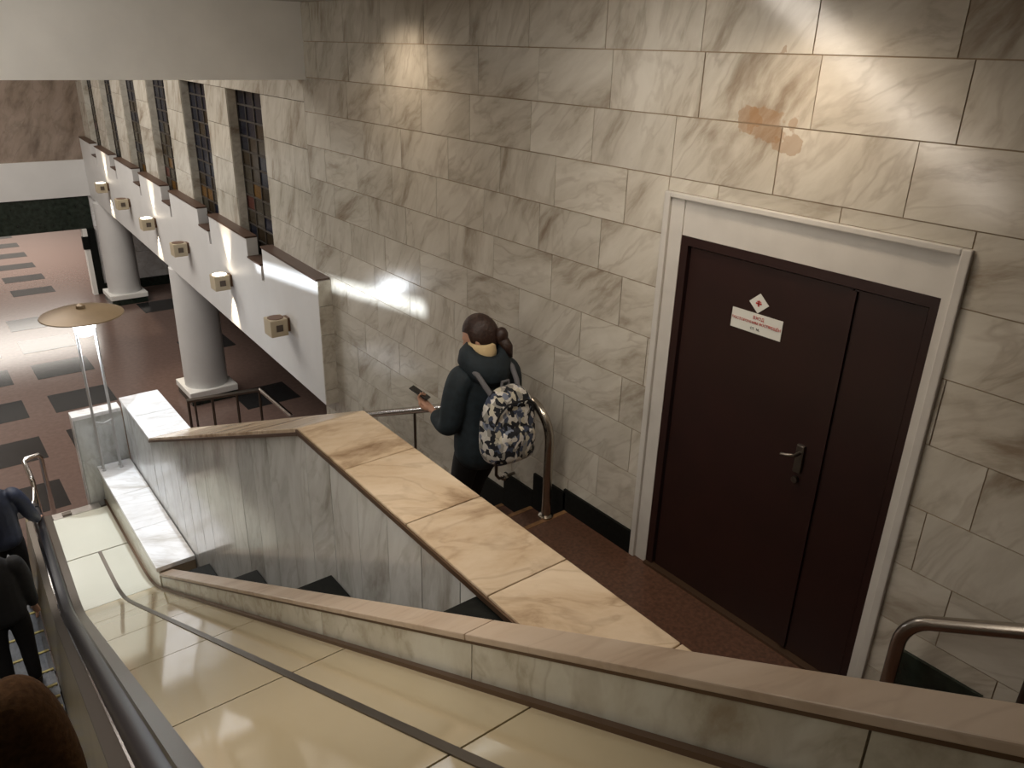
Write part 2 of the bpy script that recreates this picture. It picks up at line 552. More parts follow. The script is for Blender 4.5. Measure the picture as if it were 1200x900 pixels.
TH = .038
core = [(-1.6, .4), (YF, .0), (YF, ZL - TH), (YE, ZL - TH), (YS, ZT - TH), (.95, ZT - TH), (-1.6, top_c(-1.6) - TH)]
cw = struct(MB().prism_x(core, X1 + .022, X2 - .012).build('wall_centre', 'joint'))
# vertical marble panels, clipped by the coping
PW = .335
y = -1.6
while y < YF - .01:
    a, b = y + G, min(y + PW, YF) - G
    cuts = [a] + [c for c in (.95, YS, YE) if a < c < b] + [b]
    bot = 0.02
    poly = [(a, bot), (b, bot)] + [(c, top_c(c) - TH - .004) for c in reversed(cuts)]
    MB().prism_x(poly, X1 + .005 - random.uniform(0, .003), X1 + .022).build('marble_panel', 'panel_marble', cw)
    y += PW
MB().prism_x(core, X2 - .012, X2 - .002).build('stair_face', 'panel_marble', cw)
# coping slabs
def cop(y0, y1, mat):
    cut = [y0 + .003, y1 - .003]
    poly = [(c, top_c(c) - TH) for c in cut] + [(c, top_c(c)) for c in reversed(cut)]
    MB().prism_x(poly, X1 - .01, X2 + .01).build('coping_slab', mat, cw, bevel=.006)
js = [.95, 1.5, 2.19, 2.87, 3.53, YS]
for a, b in zip(js, js[1:]): cop(a, b, 'coping_marble')
for a, b in zip((-1.6, -.75, .1), (-.75, .1, .95)): cop(a, b, 'coping_marble')
for k in range(6):
    cop(YS + (YE - YS) * k / 6, YS + (YE - YS) * (k + 1) / 6, 'coping_marble')
cop(YE, 9.08, 'white_marble'); cop(9.08, YF, 'white_marble')
# dark metal strip under the coping's edge
ms = MB()
ms.box(X1 - .022, X1 - .008, .95, YS + .01, ZT - TH - .002, ZT - .012)
ms.prism_x([(YS, ZT - TH - .012), (YE, ZL - TH - .012), (YE, ZL - .026), (YS, ZT - .026)], X1 - .022, X1 - .009)
ms.build('edge_strip', 'bronze_trim', cw)

# ---- cross wall with marble panels at the end of the balustrade
ZX = ZL - .14
xw = struct(MB().box(1.12, 1.66, 9.80, 9.95, 0, ZX - .05).build('wall_end', 'joint'))
tile('marble_panel', xw, 'panel_marble', 1.115, 1.648, 9.775, 9.80, .02, ZX - .048)
tile('coping_slab', xw, 'white_marble', 1.105, 1.645, 9.765, 9.965, ZX - .048, ZX, bevel=.006)
MB().box(1.105, 1.12, 9.775, 9.95, 0, ZX - .05).build('side_panel', 'white_marble', xw)

# ---- big dark steps in the gap between parapet and centre wall
gs = thing('stepped_plinth', 'dark stepped granite blocks in the gap between escalator parapet and grey marble wall', 'plinth', (1.53, 4.5, 0))
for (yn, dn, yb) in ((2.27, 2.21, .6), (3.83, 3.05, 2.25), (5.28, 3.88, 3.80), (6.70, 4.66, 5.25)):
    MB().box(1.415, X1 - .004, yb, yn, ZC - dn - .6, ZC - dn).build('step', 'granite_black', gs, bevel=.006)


# ================================================================== ESCALATOR
def soft(t, k=.16):
    return k * math.log1p(math.exp(t / k)) if t / k < 40 else t


def zdeck(y): return .75 + .55 * soft(7.62 - y)
def zstep(y): return .55 * soft(7.45 - y, .3)


def yrange(a, b, n):
    return [a + (b - a) * i / n for i in range(n + 1)]


def KX(y): return -.08 + .033 * max(0, y - 2.0)     # the handrail line runs slightly askew to the deck


def bend(a, b):
    """sample positions between a and b, denser around the foot of the incline"""
    ys = [a]
    y = a
    while y < b - 1e-6:
        y += .06 if 6.9 < y < 8.3 else .25
        ys.append(min(y, b))
    return ys


esc = thing('escalator', 'escalator going down at the left with black handrail and cream deck panels', 'escalator', (0, 5, 0))
YT = -.9
# balustrade deck panels on the right of the handrail
joint_y = [YT, .12, 1.45, 2.85, 4.22, 5.46, 6.55, 7.45, 8.62]
for a, b in zip(joint_y, joint_y[1:]):
    m_ = 'deck_pale' if a > 7.2 else 'deck_cream'
    for (x0, x1) in ((.50, .951), (.989, 1.27)):
        MB().sweep_y([(x0, -.03), (x1, -.03), (x1, 0), (x0, 0)], bend(a + .006, b - .006), zdeck, xo=KX).build('deck_panel', m_, esc)
MB().sweep_y([(.50, -.03), (1.27, -.03), (1.27, 0), (.50, 0)], bend(8.632, 9.60), zdeck, xo=KX).build('deck_panel', 'deck_pale', esc)
MB().box(.68, 1.2, 9.605, 9.745, .70, .752).build('end_plate', 'steel', esc)
MB().box(.78, .88, 9.63, 9.70, .752, .77).build('lock_box', 'dark_steel', esc)
MB().sweep_y([(.952, -.03), (.988, -.03), (.988, .007), (.952, .007)], bend(YT, 8.62), zdeck).build('joint_strip', 'dark_steel', esc)
MB().sweep_y([(.49, -.06), (1.28, -.06), (1.28, -.032), (.49, -.032)], bend(YT, 9.7), zdeck, xo=KX).build('deck_base', 'grille_dark', esc)
MB().sweep_y([(1.265, -.03), (1.29, -.03), (1.29, .022), (1.265, .022)], bend(YT, 9.74), zdeck).build('edge_strip', 'bronze_trim', esc)
# steel trims either side of the handrail, rubber handrail, inner panel, skirt
MB().sweep_y([(.425, -.03), (.50, -.03), (.50, .008), (.425, .018)], bend(YT, 9.74), zdeck, xo=KX).build('outer_trim', 'dark_steel', esc)
MB().sweep_y([(.235, -.05), (.30, -.03), (.30, .02), (.235, .005)], bend(YT, 9.74), zdeck, xo=KX).build('inner_trim', 'dark_steel', esc)
MB().sweep_y([(.296, .0), (.306, .0), (.306, .055), (.296, .055)], bend(YT, 9.74), zdeck, xo=KX).build('guide_rail', 'chrome', esc)


def rail_sect(cx, h=.055, hw=.055):
    return [(cx - hw, h - .02), (cx - hw * .95, h + .02), (cx - hw * .6, h + .045), (cx, h + .052), (cx + hw * .6, h + .045), (cx + hw * .95, h + .02),
            (cx + hw, h - .02), (cx + hw * .5, h - .035), (cx - hw * .5, h - .035)]


hr = MB().sweep_y(rail_sect(.362), bend(YT, 9.86), zdeck, xo=KX)
# the handrail turns down at the foot
arcp = arc((.362 + KX(9.86), 9.86, .48), (0, 0, 1), (0, 1, 0), .34, 0, 150, 10)
hr.tube(arcp, .05, 10)
hr.build('handrail', 'rubber', esc, smooth=True)
MB().lathe([(.0, .0), (.30, .0), (.30, .09), (0, .09)], n=28).build('newel_disc', 'dark_steel', esc, smooth=True, loc=(.40 + KX(9.86), 9.86, .48)).rotation_euler = (0, R(-90), 0)


def inner(y): return zdeck(y)


pv = MB()
ys = bend(YT, 9.9); n_ = len(ys)
vs = []; fs = []
for yy in ys:
    kx = KX(yy); vs += [(.235 + kx, yy, zdeck(yy) - .03), (.15 + kx, yy, zstep(yy) + .02), (.19 + kx, yy, zstep(yy) - .1), (.26 + kx, yy, zdeck(yy) - .05)]
for j in range(n_ - 1):
    for i in range(4):
        k = (i + 1) % 4
        fs.append((j * 4 + i, j * 4 + k, j * 4 + 4 + k, j * 4 + 4 + i))
fs += [(3, 2, 1, 0), tuple((n_ - 1) * 4 + i for i in range(4))]
pv.add(vs, fs).build('inner_panel', 'skirt_cream', esc)
# left-hand balustrade, out of the frame
lv = MB()
vs = []; fs = []
for yy in ys:
    vs += [(-1.19, yy, zdeck(yy) - .0), (-1.10, yy, zstep(yy) + .02), (-1.14, yy, zstep(yy) - .1), (-1.25, yy, zdeck(yy) - .05)]
for j in range(n_ - 1):
    for i in range(4):
        k = (i + 1) % 4
        fs.append((j * 4 + i, j * 4 + k, j * 4 + 4 + k, j * 4 + 4 + i))
fs += [(3, 2, 1, 0), tuple((n_ - 1) * 4 + i for i in range(4))]
lv.add(vs, fs).build('inner_panel', 'skirt_cream', esc)
MB().sweep_y(rail_sect(-1.30), bend(YT, 9.9), zdeck).build('handrail', 'rubber', esc, smooth=True)
MB().sweep_y([(-2.1, -.03), (-1.22, -.03), (-1.22, 0), (-2.1, 0)], bend(YT, 9.7), zdeck).build('deck_panel', 'deck_cream', esc)
# steps
ST = .40
y = -1.0
groove = None
while y < 9.55:
    z = round(zstep(y + .2), 4)
    xr = .145 + KX(y)
    o = MB().box(-1.09, xr, y + .004, y + ST - .004, z - .26, z)
    k = -1.08
    while k + .022 < xr:
        o.box(k, k + .022, y + .006, y + ST - .045, z, z + .012)
        k += .041
    st = o.build('step', 'step_metal', esc)
    MB().box(-1.09, xr, y + ST - .032, y + ST - .004, z - .02, z + .014).build('yellow_edge', 'step_yellow', st)
    y += ST
MB().box(-1.10, .2, 9.60, 11.3, -.02, .015).build('comb_plate', 'step_metal', esc)

# ---- marble parapet beside the escalator
XF, XB = 1.295, 1.41


def zcop(y): return ZC - .705 * 1.3 - .557 * y     # top of sloping coping


YP = 7.22
par = struct(MB().prism_x([(YT, .2), (YP, .2), (YP, zcop(YP) - .035), (YT, zcop(YT) - .035)], XF + .012, XB - .004).build('wall_parapet', 'joint'))
y = YT
while y < YP - .01:
    a, b = y + .003, min(y + 1.36, YP) - .003
    MB().prism_x([(a, zdeck(a) - .04), (b, zdeck(b) - .04), (b, zcop(b) - .045), (a, zcop(a) - .045)], XF, XF + .012).build('marble_panel', 'parapet_marble', par)
    y += 1.36
y = YT
while y < YP - .01:
    a, b = y + .002, min(y + 2.75, YP) - .002
    MB().prism_x([(a, zcop(a) - .030), (b, zcop(b) - .030), (b, zcop(b)), (a, zcop(a))], XF - .012, XB + .004).build('coping_slab', 'parapet_coping_marble', par, bevel=.005)
    y += 2.75
MB().prism_x([(YT, zcop(YT) - .046), (YP, zcop(YP) - .046), (YP, zcop(YP) - .030), (YT, zcop(YT) - .030)], XF - .004, XF + .01).build('edge_strip', 'bronze_trim', par)
# flat end of the parapet: wide white slabs on cream side panels
ZS = ZC - 4.87
fe = struct(MB().box(1.30, X1 - .005, YP + .01, 9.77, .1, ZS - .05).build('wall_parapet_end', 'joint'))
for a, b in ((YP, 8.05), (8.05, 8.9), (8.9, 9.765)):
    tile('side_panel', fe, 'deck_pale', 1.285, 1.30, a + .003, b - .003, .70, ZS - .05)
    tile('coping_slab', fe, 'white_marble', 1.265, X1 - .004, a + .002, b - .002, ZS - .05, ZS, bevel=.006)

# ================================================================== HALL
floor = struct(MB().box(-7, 10, 7.6, 34, -.3, 0).build('floor', 'floor_brown'))
for (x, y, sx, sy) in [(1.95, yy, 1.0, .88) for yy in (11.7, 13.4, 15.1, 16.9, 18.55, 20.2)] + [(.55, yy, 1.0, .88) for yy in (11.7, 13.4, 15.15, 16.9, 18.55, 20.2)] \
        + [(4.72, yy, 1.0, .88) for yy in (13.35, 16.7, 20.0)] + [(-.9, yy, 1.0, .88) for yy in (11.7, 13.4, 15.15, 16.9)] \
        + [(2.35, yy, .95, .62) for yy in (22.95, 24.4, 25.85, 27.3, 28.75, 30.2)]:
    tile('floor_tile', floor, 'floor_dark', x - sx / 2, x + sx / 2, y - sy / 2, y + sy / 2, -.01, .003)

# marble wall at the left and back so that the place is closed
struct(MB().box(-7.2, -7.0, -3, 34, 0, 9).build('wall_left', 'far_marble'))
struct(MB().box(-7, W + .3, -3.0, -2.6, 0, 7).build('wall_back', 'white_paint'))
struct(MB().box(-7, W + .3, -2.7, 7.83, 6.44, 6.6).build('ceiling', 'ceiling_paint'))
struct(MB().box(-7, 5.2, 7.83, 22.2, 8.3, 8.5).build('ceiling_hall', 'ceiling_paint'))
struct(MB().box(-7, W + .011, 7.60, 7.83, ZC - .335, 8.4).build('trim_1', 'white_paint'))
# left-hand slope beyond the balustrade
struct(MB().prism_x([(YT, 0), (9.7, 0), (9.7, .5), (7.6, .5), (YT, 5.1)], -7, -2.1).build('floor_escalator_slope', 'far_marble'))

TA = .044


def fx(y): return 3.25 + TA * (y - 7.35)      # face of the white fascia
def ux(y): return 3.40 + TA * (y - 7.68)      # face of the window wall above it


YW = 21.9
def slab(mb, fn, y0, y1, d0, d1, z0, z1, mi=0):
    """upright slab following the slightly turned gallery wall"""
    vs = [(fn(yy) + d, yy, z) for z in (z0, z1) for yy in (y0, y1) for d in (d0, d1)]
    return mb.add(vs, [(0, 2, 3, 1), (4, 5, 7, 6), (0, 1, 5, 4), (1, 3, 7, 5), (3, 2, 6, 7), (2, 0, 4, 6)], mi)


WN = [(9.08 + 2.17 * k, 10.22 + 2.17 * k) for k in range(6)]     # window openings
ZW0, ZW1 = 3.60, 5.56                                            # sill and head
ZF0, ZF1 = ZC - 3.64, ZC - 2.25                                  # fascia bottom and top
# fascia: full height under the piers, notched under each window
fm = MB()
slab(fm, fx, 7.35, YW, 0, .75, ZF0, ZF1 - .42)
piers = []
p = 7.35
for a, b in WN:
    piers.append((p, a - .12)); p = b
piers.append((p, YW))
blocks = []; p = 7.35
for a, b in WN:
    blocks.append((p, a - .06)); p = a + .50
blocks.append((p, YW))
for a, b in blocks:
    slab(fm, fx, a, b, 0, .14, ZF1 - .42, ZF1)
for a, b in WN:
    slab(fm, fx, a + .04, a + .50, .0, .2, ZF1 - .42, ZF1 - .24)
fas = struct(fm.build('wall_fascia', 'fascia_paint'))
for a, b in blocks:
    m_ = MB(); slab(m_, fx, a, b + .01, -.012, .14, ZF1, ZF1 + .022); m_.build('ledge', 'ledge_brown', fas)
for a, b in WN:
    m_ = MB(); slab(m_, fx, a + .03, a + .50, -.012, .2, ZF1 - .24, ZF1 - .22); m_.build('sill', 'ledge_brown', fas)
    m_ = MB(); slab(m_, fx, a - .058, a + .04, .03, .1, ZF1 - .42, ZF1 - .05); m_.build('slot', 'ledge_brown', fas)  # brown filler stands in for the shadow inside the narrow slot
# the near end of the fascia is clad in marble like the wall
zt = ZF1
for h in (.27, .3165, .3165, .3165, .17):
    tile('marble_tile', fas, 'wall_marble', 3.252, W - .002, 7.335, 7.35, zt - h + G, zt - G)
    zt -= h
# window wall: marble tiled piers, head band
um = MB()
for a, b in piers:
    slab(um, ux, max(a, 7.68), b, .03, .5, ZF1 - .1, 8.3)
for a, b in WN:
    slab(um, ux, a - .12, b, .03, .5, ZW1, 8.3)
gal = struct(um.build('wall_gallery', 'joint'))


def ptile(y0, y1, z0, z1):
    m_ = MB(); slab(m_, ux, y0 + G, y1 - G, 0, .03, z0 + G, z1 - G); m_.build('marble_tile', 'wall_marble', gal)


zz = [ZF1 - .1, 4.23, 4.67, 5.11, ZW1, 6.0, 6.4]
for i, (a, b) in enumerate(piers):
    a = max(a, 7.68)
    n = 2 if b - a > 1.3 else 1
    for j in range(len(zz) - 1):
        for k in range(n):
            ptile(a + (b - a) * k / n, a + (b - a) * (k + 1) / n, zz[j], zz[j + 1])
for a, b in WN:
    ptile(a - .12, b, ZW1, 6.0); ptile(a - .12, b, 6.0, 6.4)
# reveals (marble lined) and windows
for k, (a, b) in enumerate(WN):
    a2 = a - .12
    m_ = MB()
    slab(m_, ux, b - .012, b + .0, .012, .24, ZF1 - .3, ZW1)
    slab(m_, ux, a2, a2 + .012, .012, .24, ZF1 - .3, ZW1)
    m_.build('reveal', 'wall_marble', gal)
    GX = .13
    wm = MB(); slab(wm, ux, a2 + .012, b - .012, GX + .02, GX + .06, ZF1 - .32, ZW1)
    win = struct(wm.build('window_%d' % (k + 1), 'lead'))
    NC, NR = 4, 11
    z0, z1 = ZF1 - .30, ZW1
    pw, ph = (b - a2 - .03) / NC, (z1 - z0) / NR
    rnd = random.Random(31 + k)
    far_ = MB(); mats_ = ['glass_blue', 'glass_brown', 'glass_grey', 'glass_amber', 'glass_red']
    for r in range(NR):
        for c in range(NC):
            top = r / NR
            q = rnd.random()
            if top > .68: m_i = 0 if q < .85 else 1
            elif top > .45: m_i = (0, 1, 2)[int(q * 3)]
            else: m_i = 1 if q < .4 else 2 if q < .72 else 0 if q < .88 else 3 if q < .95 else 4
            y0 = a2 + .015 + c * pw; zz0 = z0 + r * ph
            m_ = MB() if k < 3 else far_
            slab(m_, ux, y0 + .012, y0 + pw - .012, GX, GX + .03, zz0 + .012, zz0 + ph - .012, m_i if k >= 3 else 0)
            if k < 3: m_.build('pane', mats_[m_i], win)
    if k >= 3:
        o = far_.build('pane', mats_, win); o['kind'] = 'stuff'
    m_ = MB()
    for c in range(NC + 1):
        y0 = a2 + .015 + c * pw; slab(m_, ux, y0 - .01, y0 + .01, GX - .012, GX + .02, z0, z1)
    for r in range(NR + 1):
        zz0 = z0 + r * ph; slab(m_, ux, a2 + .012, b - .012, GX - .01, GX + .02, zz0 - .01, zz0 + .01)
    m_.build('lead_grid', 'lead', win)

# far wall: marble above, white band, dark green lintel, wide opening, marble pier on the right
fw = MB()
fw.box(-7, 9.5, YW, YW + .4, ZC - 2.76, 8.4)
struct(fw.build('wall_far', 'far_marble'))
struct(MB().box(-7, fx(YW), YW - .06, YW + .4, ZC - 3.62, ZC - 2.76).build('trim_2', 'fascia_paint'))
struct(MB().box(-7, fx(YW) - .05, YW - .02, YW + .4, ZC - 4.42, ZC - 3.62).build('trim_3', 'green_stone'))
fpier = struct(MB().box(fx(YW) - .05, 9.5, YW + .02, YW + .4, .0, ZC - 3.0).build('wall_far_pier', 'joint'))
for i in range(8):
    a = fx(YW) - .05 + i * .8
    for (z0, z1) in ((.24, .95), (.95, 1.7), (1.7, ZF0 + .1)):
        tile('marble_tile', fpier, 'white_marble', a + G, a + .8 - G, YW, YW + .03, z0 + G, z1 - G)
struct(MB().box(fx(YW) - .05, 9.5, YW - .03, YW + .03, 0, .24).build('baseboard_far', 'green_stone'))
jb = thing('door_jamb', 'narrow black and white door jamb at the far hall opening', 'jamb', (3.6, YW - .1, 0))
MB().box(3.56, 3.66, YW - .12, YW + .1, 0, ZC - 4.42).build('white_edge', 'white_paint', jb)
MB().box(3.66, 3.84, YW - .10, YW + .3, 0, ZC - 4.42).build('black_edge', 'granite_black', jb)
MB().box(3.52, 3.66, YW - .14, YW - .04, 1.18, 1.5).build('black_plate', 'granite_black', jb)
# room beyond the opening
struct(MB().box(-7, 10, 33.6, 34, 0, 3.6).build('wall_beyond', 'white_paint'))
struct(MB().box(-7, 10, YW + .4, 34, 3.4, 3.6).build('ceiling_beyond', 'ceiling_paint'))
struct(MB().box(9.5, 9.8, 7.6, 34, 0, 8.4).build('wall_hall_right', 'far_marble'))
struct(MB().box(3.71, 9.6, 7.69, 7.9, 0, 2.4).build('wall_under_gallery', 'white_paint'))

# columns under the fascia
def column(x, y, label):
    t = thing('column', label, 'column', (x, y, 0), 'round columns under the white gallery fascia')
    MB().box(-.41, .41, -.41, .41, 0, .14).build('base', 'green_stone', t, loc=(x, y, 0), bevel=.01)
    MB().box(-.43, .43, -.43, .43, .14, .26).build('plinth', 'white_paint', t, loc=(x, y, 0), bevel=.015)
    MB().lathe([(.375, .26), (.375, .6), (.365, 2.45)], n=40).build('shaft', 'fascia_paint', t, loc=(x, y, 0), smooth=True)


column(3.87, 14.0, 'nearer white round column on a square plinth by the railing')
column(4.12, 20.9, 'farther white round column in front of the far marble wall')

# ================================================================== DOOR
door = struct(MB().box(W + .055, W + .30, DY0 + .02, DY1 - .02, DZ0, DZ1 - .02).build('door_1', 'frame_paint'))
LX = W + .045
fr_ = MB()
fr_.box(W - .022, W + .10, DY1 - .035, DY1 + .006, DZ0, DZ1)
fr_.box(W - .022, W + .10, DY0 - .012, DY0 + .03, DZ0, DZ1)
fr_.box(W - .022, W + .10, DY0 + .03, DY1 - .035, DZ1 - .03, DZ1)
fr_.build('frame_moulding', 'frame_paint', door, bevel=.006)
b_ = MB()
b_.box(W + .0, W + .10, 2.815, DY1 - .035, DZ0, DZ1 - .03)
b_.box(W + .0, W + .10, DY0 + .03, 1.39, DZ0, DZ1 - .03)
b_.build('frame_jamb', 'frame_paint', door)
MB().box(W + .008, W + .10, 1.39, 2.815, 5.175, DZ1 - .03).build('top_panel', 'frame_paint', door)
fz = MB()
fz.box(W + .005, W + .09, 2.765, 2.815, 3.0, 5.175); fz.box(W + .005, W + .09, 1.39, 1.43, 3.0, 5.175)
fz.box(W + .005, W + .09, 1.43, 2.765, 5.125, 5.175)
fz.build('inner_frame', 'door_paint', door)
leaf = MB().box(W + .025, W + .075, 1.79, 2.755, 3.02, 5.115).build('door_leaf', 'door_paint', door)
leaf2 = MB().box(W + .025, W + .075, 1.44, 1.782, 3.02, 5.115).build('door_leaf', 'door_paint', door)
MB().box(W + .012, W + .026, 1.765, 1.80, 3.03, 5.11).build('cover_strip', 'door_paint', door)
hb = MB().box(W + .008, W + .026, 1.87, 1.915, 4.10, 4.26)
hb.build('handle_plate', 'dark_steel', leaf, bevel=.006)
MB().tube([(W + .02, 1.892, 4.215), (W - .04, 1.892, 4.215), (W - .05, 1.91, 4.215), (W - .05, 1.96, 4.20)], .010, 10).build('handle', 'dark_steel', leaf, smooth=True)
MB().tube([(W + .02, 1.892, 4.06), (W + .002, 1.892, 4.06)], .018, 14).build('keyhole', 'dark_steel', leaf, smooth=True)
MB().box(W - .02, W + .12, 1.39, 2.815, 3.0, 3.018).build('threshold', 'bronze_trim', door)

sg = MB().box(W + .021, W + .0255, 2.118, 2.43, 4.755, 4.862).build('notice_sign', 'sign_white')
tag(sg, 'white rectangular notice with red lettering fixed to the dark brown door', 'sign')


def text(body, parent, mat, y, z, size, name='lettering'):
    cu = bpy.data.curves.new(name, 'FONT'); cu.body = body; cu.size = size * S
    cu.align_x = 'CENTER'; cu.align_y = 'CENTER'; cu.extrude = .0006
    o = bpy.data.objects.new(name, cu); C.objects.link(o)
    o.rotation_euler = (R(90), 0, R(-90))
    bpy.context.view_layer.update()
    dg = bpy.context.evaluated_depsgraph_get()
    me = bpy.data.meshes.new_from_object(o.evaluated_get(dg))
    me.materials.clear(); me.materials.append(M[mat])
    t = bpy.data.objects.new(name, me); C.objects.link(t)
    bpy.data.objects.remove(o)
    put(t, parent, (W + .0195, y, z))
    t.rotation_euler = (R(90), 0, R(-90))
    return t


text('ВХОД', sg, 'sign_red', 2.262, 4.838, .024)
text('ПОСТОРОННИМ ВОСПРЕЩЁН', sg, 'sign_red', 2.275, 4.810, .0205)
text('ст. м.', sg, 'sign_grey', 2.275, 4.780, .024)
dq = .048
ds = MB().prism_x([(2.275 - dq * 1.25, 4.918), (2.275, 4.918 - dq * 1.1), (2.275 + dq * 1.25, 4.918), (2.275, 4.918 + dq * 1.1)], W + .021, W + .0255).build('diamond_sticker', 'sign_white')
tag(ds, 'small white diamond sticker with a red emblem above the door notice', 'sticker')
em = MB()
em.box(W + .0185, W + .0215, 2.258, 2.292, 4.914, 4.922); em.box(W + .0185, W + .0215, 2.271, 2.279, 4.902, 4.934)
em.box(W + .0185, W + .0215, 2.262, 2.288, 4.926, 4.930)
em.build('emblem', 'sign_red', ds)


# ================================================================== RAILS
def zrail(y): return 3.0 + .86 - .44 * max(0, y - 3.72)


hrl = thing('stair_rail', 'steel handrail on the marble wall curving down to the landing behind the backpack wearer', 'handrail', (3.2, 3.7, 3.0))
XR = 3.22
pts = [(XR, 3.62, 3.0), (XR, 3.62, 3.55)] + [tuple(p) for p in arc((XR, 3.62 + .24, 3.60), (0, -1, 0), (0, 0, 1), .24, 0, 78, 8)]
yA, zA = pts[-1][1], pts[-1][2]
pts += [(XR, yA + .1, zA - .02)] + [(XR, yA + .1 + .5 * i, zA - .02 - .44 * .5 * i) for i in range(1, 7)]
MB().tube(pts, .033, 14).build('rail', 'rail_steel', hrl, smooth=True)
MB().lathe([(.055, 0), (.055, .012), (.036, .02)], n=18).build('floor_flange', 'rail_steel', hrl, loc=(XR, 3.62, 3.0), smooth=True)
for yb in (4.22, 5.42, 6.5):
    zb = zA - .02 - .44 * (yb - yA - .1)
    MB().tube([(XR, yb, zb - .02), (XR, yb, zb - .62), (XR + .03, yb, zb - .66), (W + .01, yb, zb - .66)], .013, 10).build('bracket', 'dark_steel', hrl, smooth=True)
    MB().lathe([(.03, 0), (.034, .02), (.02, .04)], n=14).build('wall_rose', 'rail_steel', hrl, loc=(XR + .08, yb, zb - .68), smooth=True)

hr2 = thing('stair_rail', 'steel handrail at the lower right corner rising beside the door', 'handrail', (3.2, 1.15, 3.0))
pts = [(XR, 1.13, 3.0), (XR, 1.13, 3.60)] + [tuple(p) for p in arc((XR, 1.13 - .22, 3.615), (0, 1, 0), (0, 0, 1), .22, 0, 66, 7)]
yA, zA = pts[-1][1], pts[-1][2]
pts += [(XR, yA - .35 * i, zA + .02 + .5 * .35 * i) for i in range(1, 8)]
MB().tube(pts, .033, 14).build('rail', 'rail_steel', hr2, smooth=True)
for yb in (.62, -.5):
    zb = zA + .02 + .5 * (yA - yb)
    MB().tube([(XR, yb, zb - .02), (XR, yb, zb - .6), (W + .01, yb, zb - .62)], .014, 10).build('bracket', 'dark_steel', hr2, smooth=True)

# L-shaped guard railing on the hall floor
gr = thing('guard_railing', 'low steel guard railing with thin posts in front of the nearer column', 'railing', (3.4, 11.4, 0))
ZG = 1.0
MB().tube([(2.88, 11.62, ZG), (3.94, 11.42, ZG)], .034, 12).build('rail', 'dark_steel', gr, smooth=True)
MB().tube([(3.96, 11.42, ZG), (3.96, 10.2, ZG)], .038, 12).build('rail', 'chrome', gr, smooth=True)
for (x, y) in ((2.90, 11.62), (3.24, 11.55), (3.60, 11.48), (3.94, 11.42), (3.96, 10.25)):
    MB().tube([(x, y, 0), (x, y, ZG)], .02, 10).build('post', 'dark_steel', gr, smooth=True)
MB().tube([(2.99, 11.60, 0), (2.99, 11.60, ZG)], .016, 10).build('post', 'dark_steel', gr, smooth=True)

# chrome barrier at the escalator foot
cb = thing('chrome_barrier', 'bent chrome tube barrier standing at the foot of the escalator', 'barrier', (.7, 10.9, 0))
MB().tube([(.80, 11.0, 0), (.80, 11.0, .94), (.77, 10.99, 1.0), (.63, 10.95, 1.0), (.60, 10.93, .98), (.62, 10.70, .86), (.625, 10.66, .80), (.625, 10.65, 0)], .032, 12).build('hoop', 'chrome', cb, smooth=True)
MB().tube([(.62, 10.64, .72), (.58, 10.50, .62), (.47, 10.30, .52), (.47, 10.28, 0)], .022, 10).build('side_bar', 'chrome', cb, smooth=True)

# ================================================================== LAMP ON THE BALUSTRADE
lx, ly, lz = 1.41, 9.63, ZS
lamp = thing('torchere_lamp', 'tall lamp with bronze disc shade and thin white legs on the parapet end', 'lamp', (lx, ly, lz))
lt = (lx, ly, lz)
HB = 1.93
MB().lathe([(.0, HB + .12), (.16, HB + .11), (.33, HB + .08), (.430, HB + .045), (.436, HB + .035), (.42, HB + .036), (.3, HB + .06), (.1, HB + .08), (.0, HB + .08)], n=56).build('lamp_shade', 'lamp_bronze', lamp, loc=lt, smooth=True)
MB().lathe([(.05, HB + .12), (.045, HB + .15), (.02, HB + .17), (.0, HB + .172)], n=18).build('finial', 'lamp_bronze', lamp, loc=lt, smooth=True)
MB().lathe([(.0, HB - .21), (.07, HB - .20), (.108, HB - .165), (.115, HB - .10), (.115, HB + .04), (.0, HB + .04)], n=32).build('bulb', 'bulb_glow', lamp, loc=lt, smooth=True)
for (dx, dy) in ((-.095, -.03), (-.095, .05), (.095, -.05), (.095, .03)):
    MB().tube([(dx, dy, 0.01), (dx * 1.02, dy, HB - .12)], .010, 8).build('leg', 'lamp_white', lamp, loc=lt, smooth=True)
    MB().lathe([(.022, 0), (.022, .014), (.012, .02)], n=12).build('foot', 'lamp_white', lamp, loc=(lx + dx, ly + dy, lz), smooth=True)
MB().tube([(-.095, .01, .56), (.095, -.01, .64)], .008, 8).tube([(-.095, .01, .64), (.095, -.01, .56)], .008, 8).build('cross_brace', 'lamp_white', lamp, loc=lt, smooth=True)
light('lamp_bulb_light', 'POINT', (lx, ly, lz + HB - .27), 18, COOL, radius=.05)

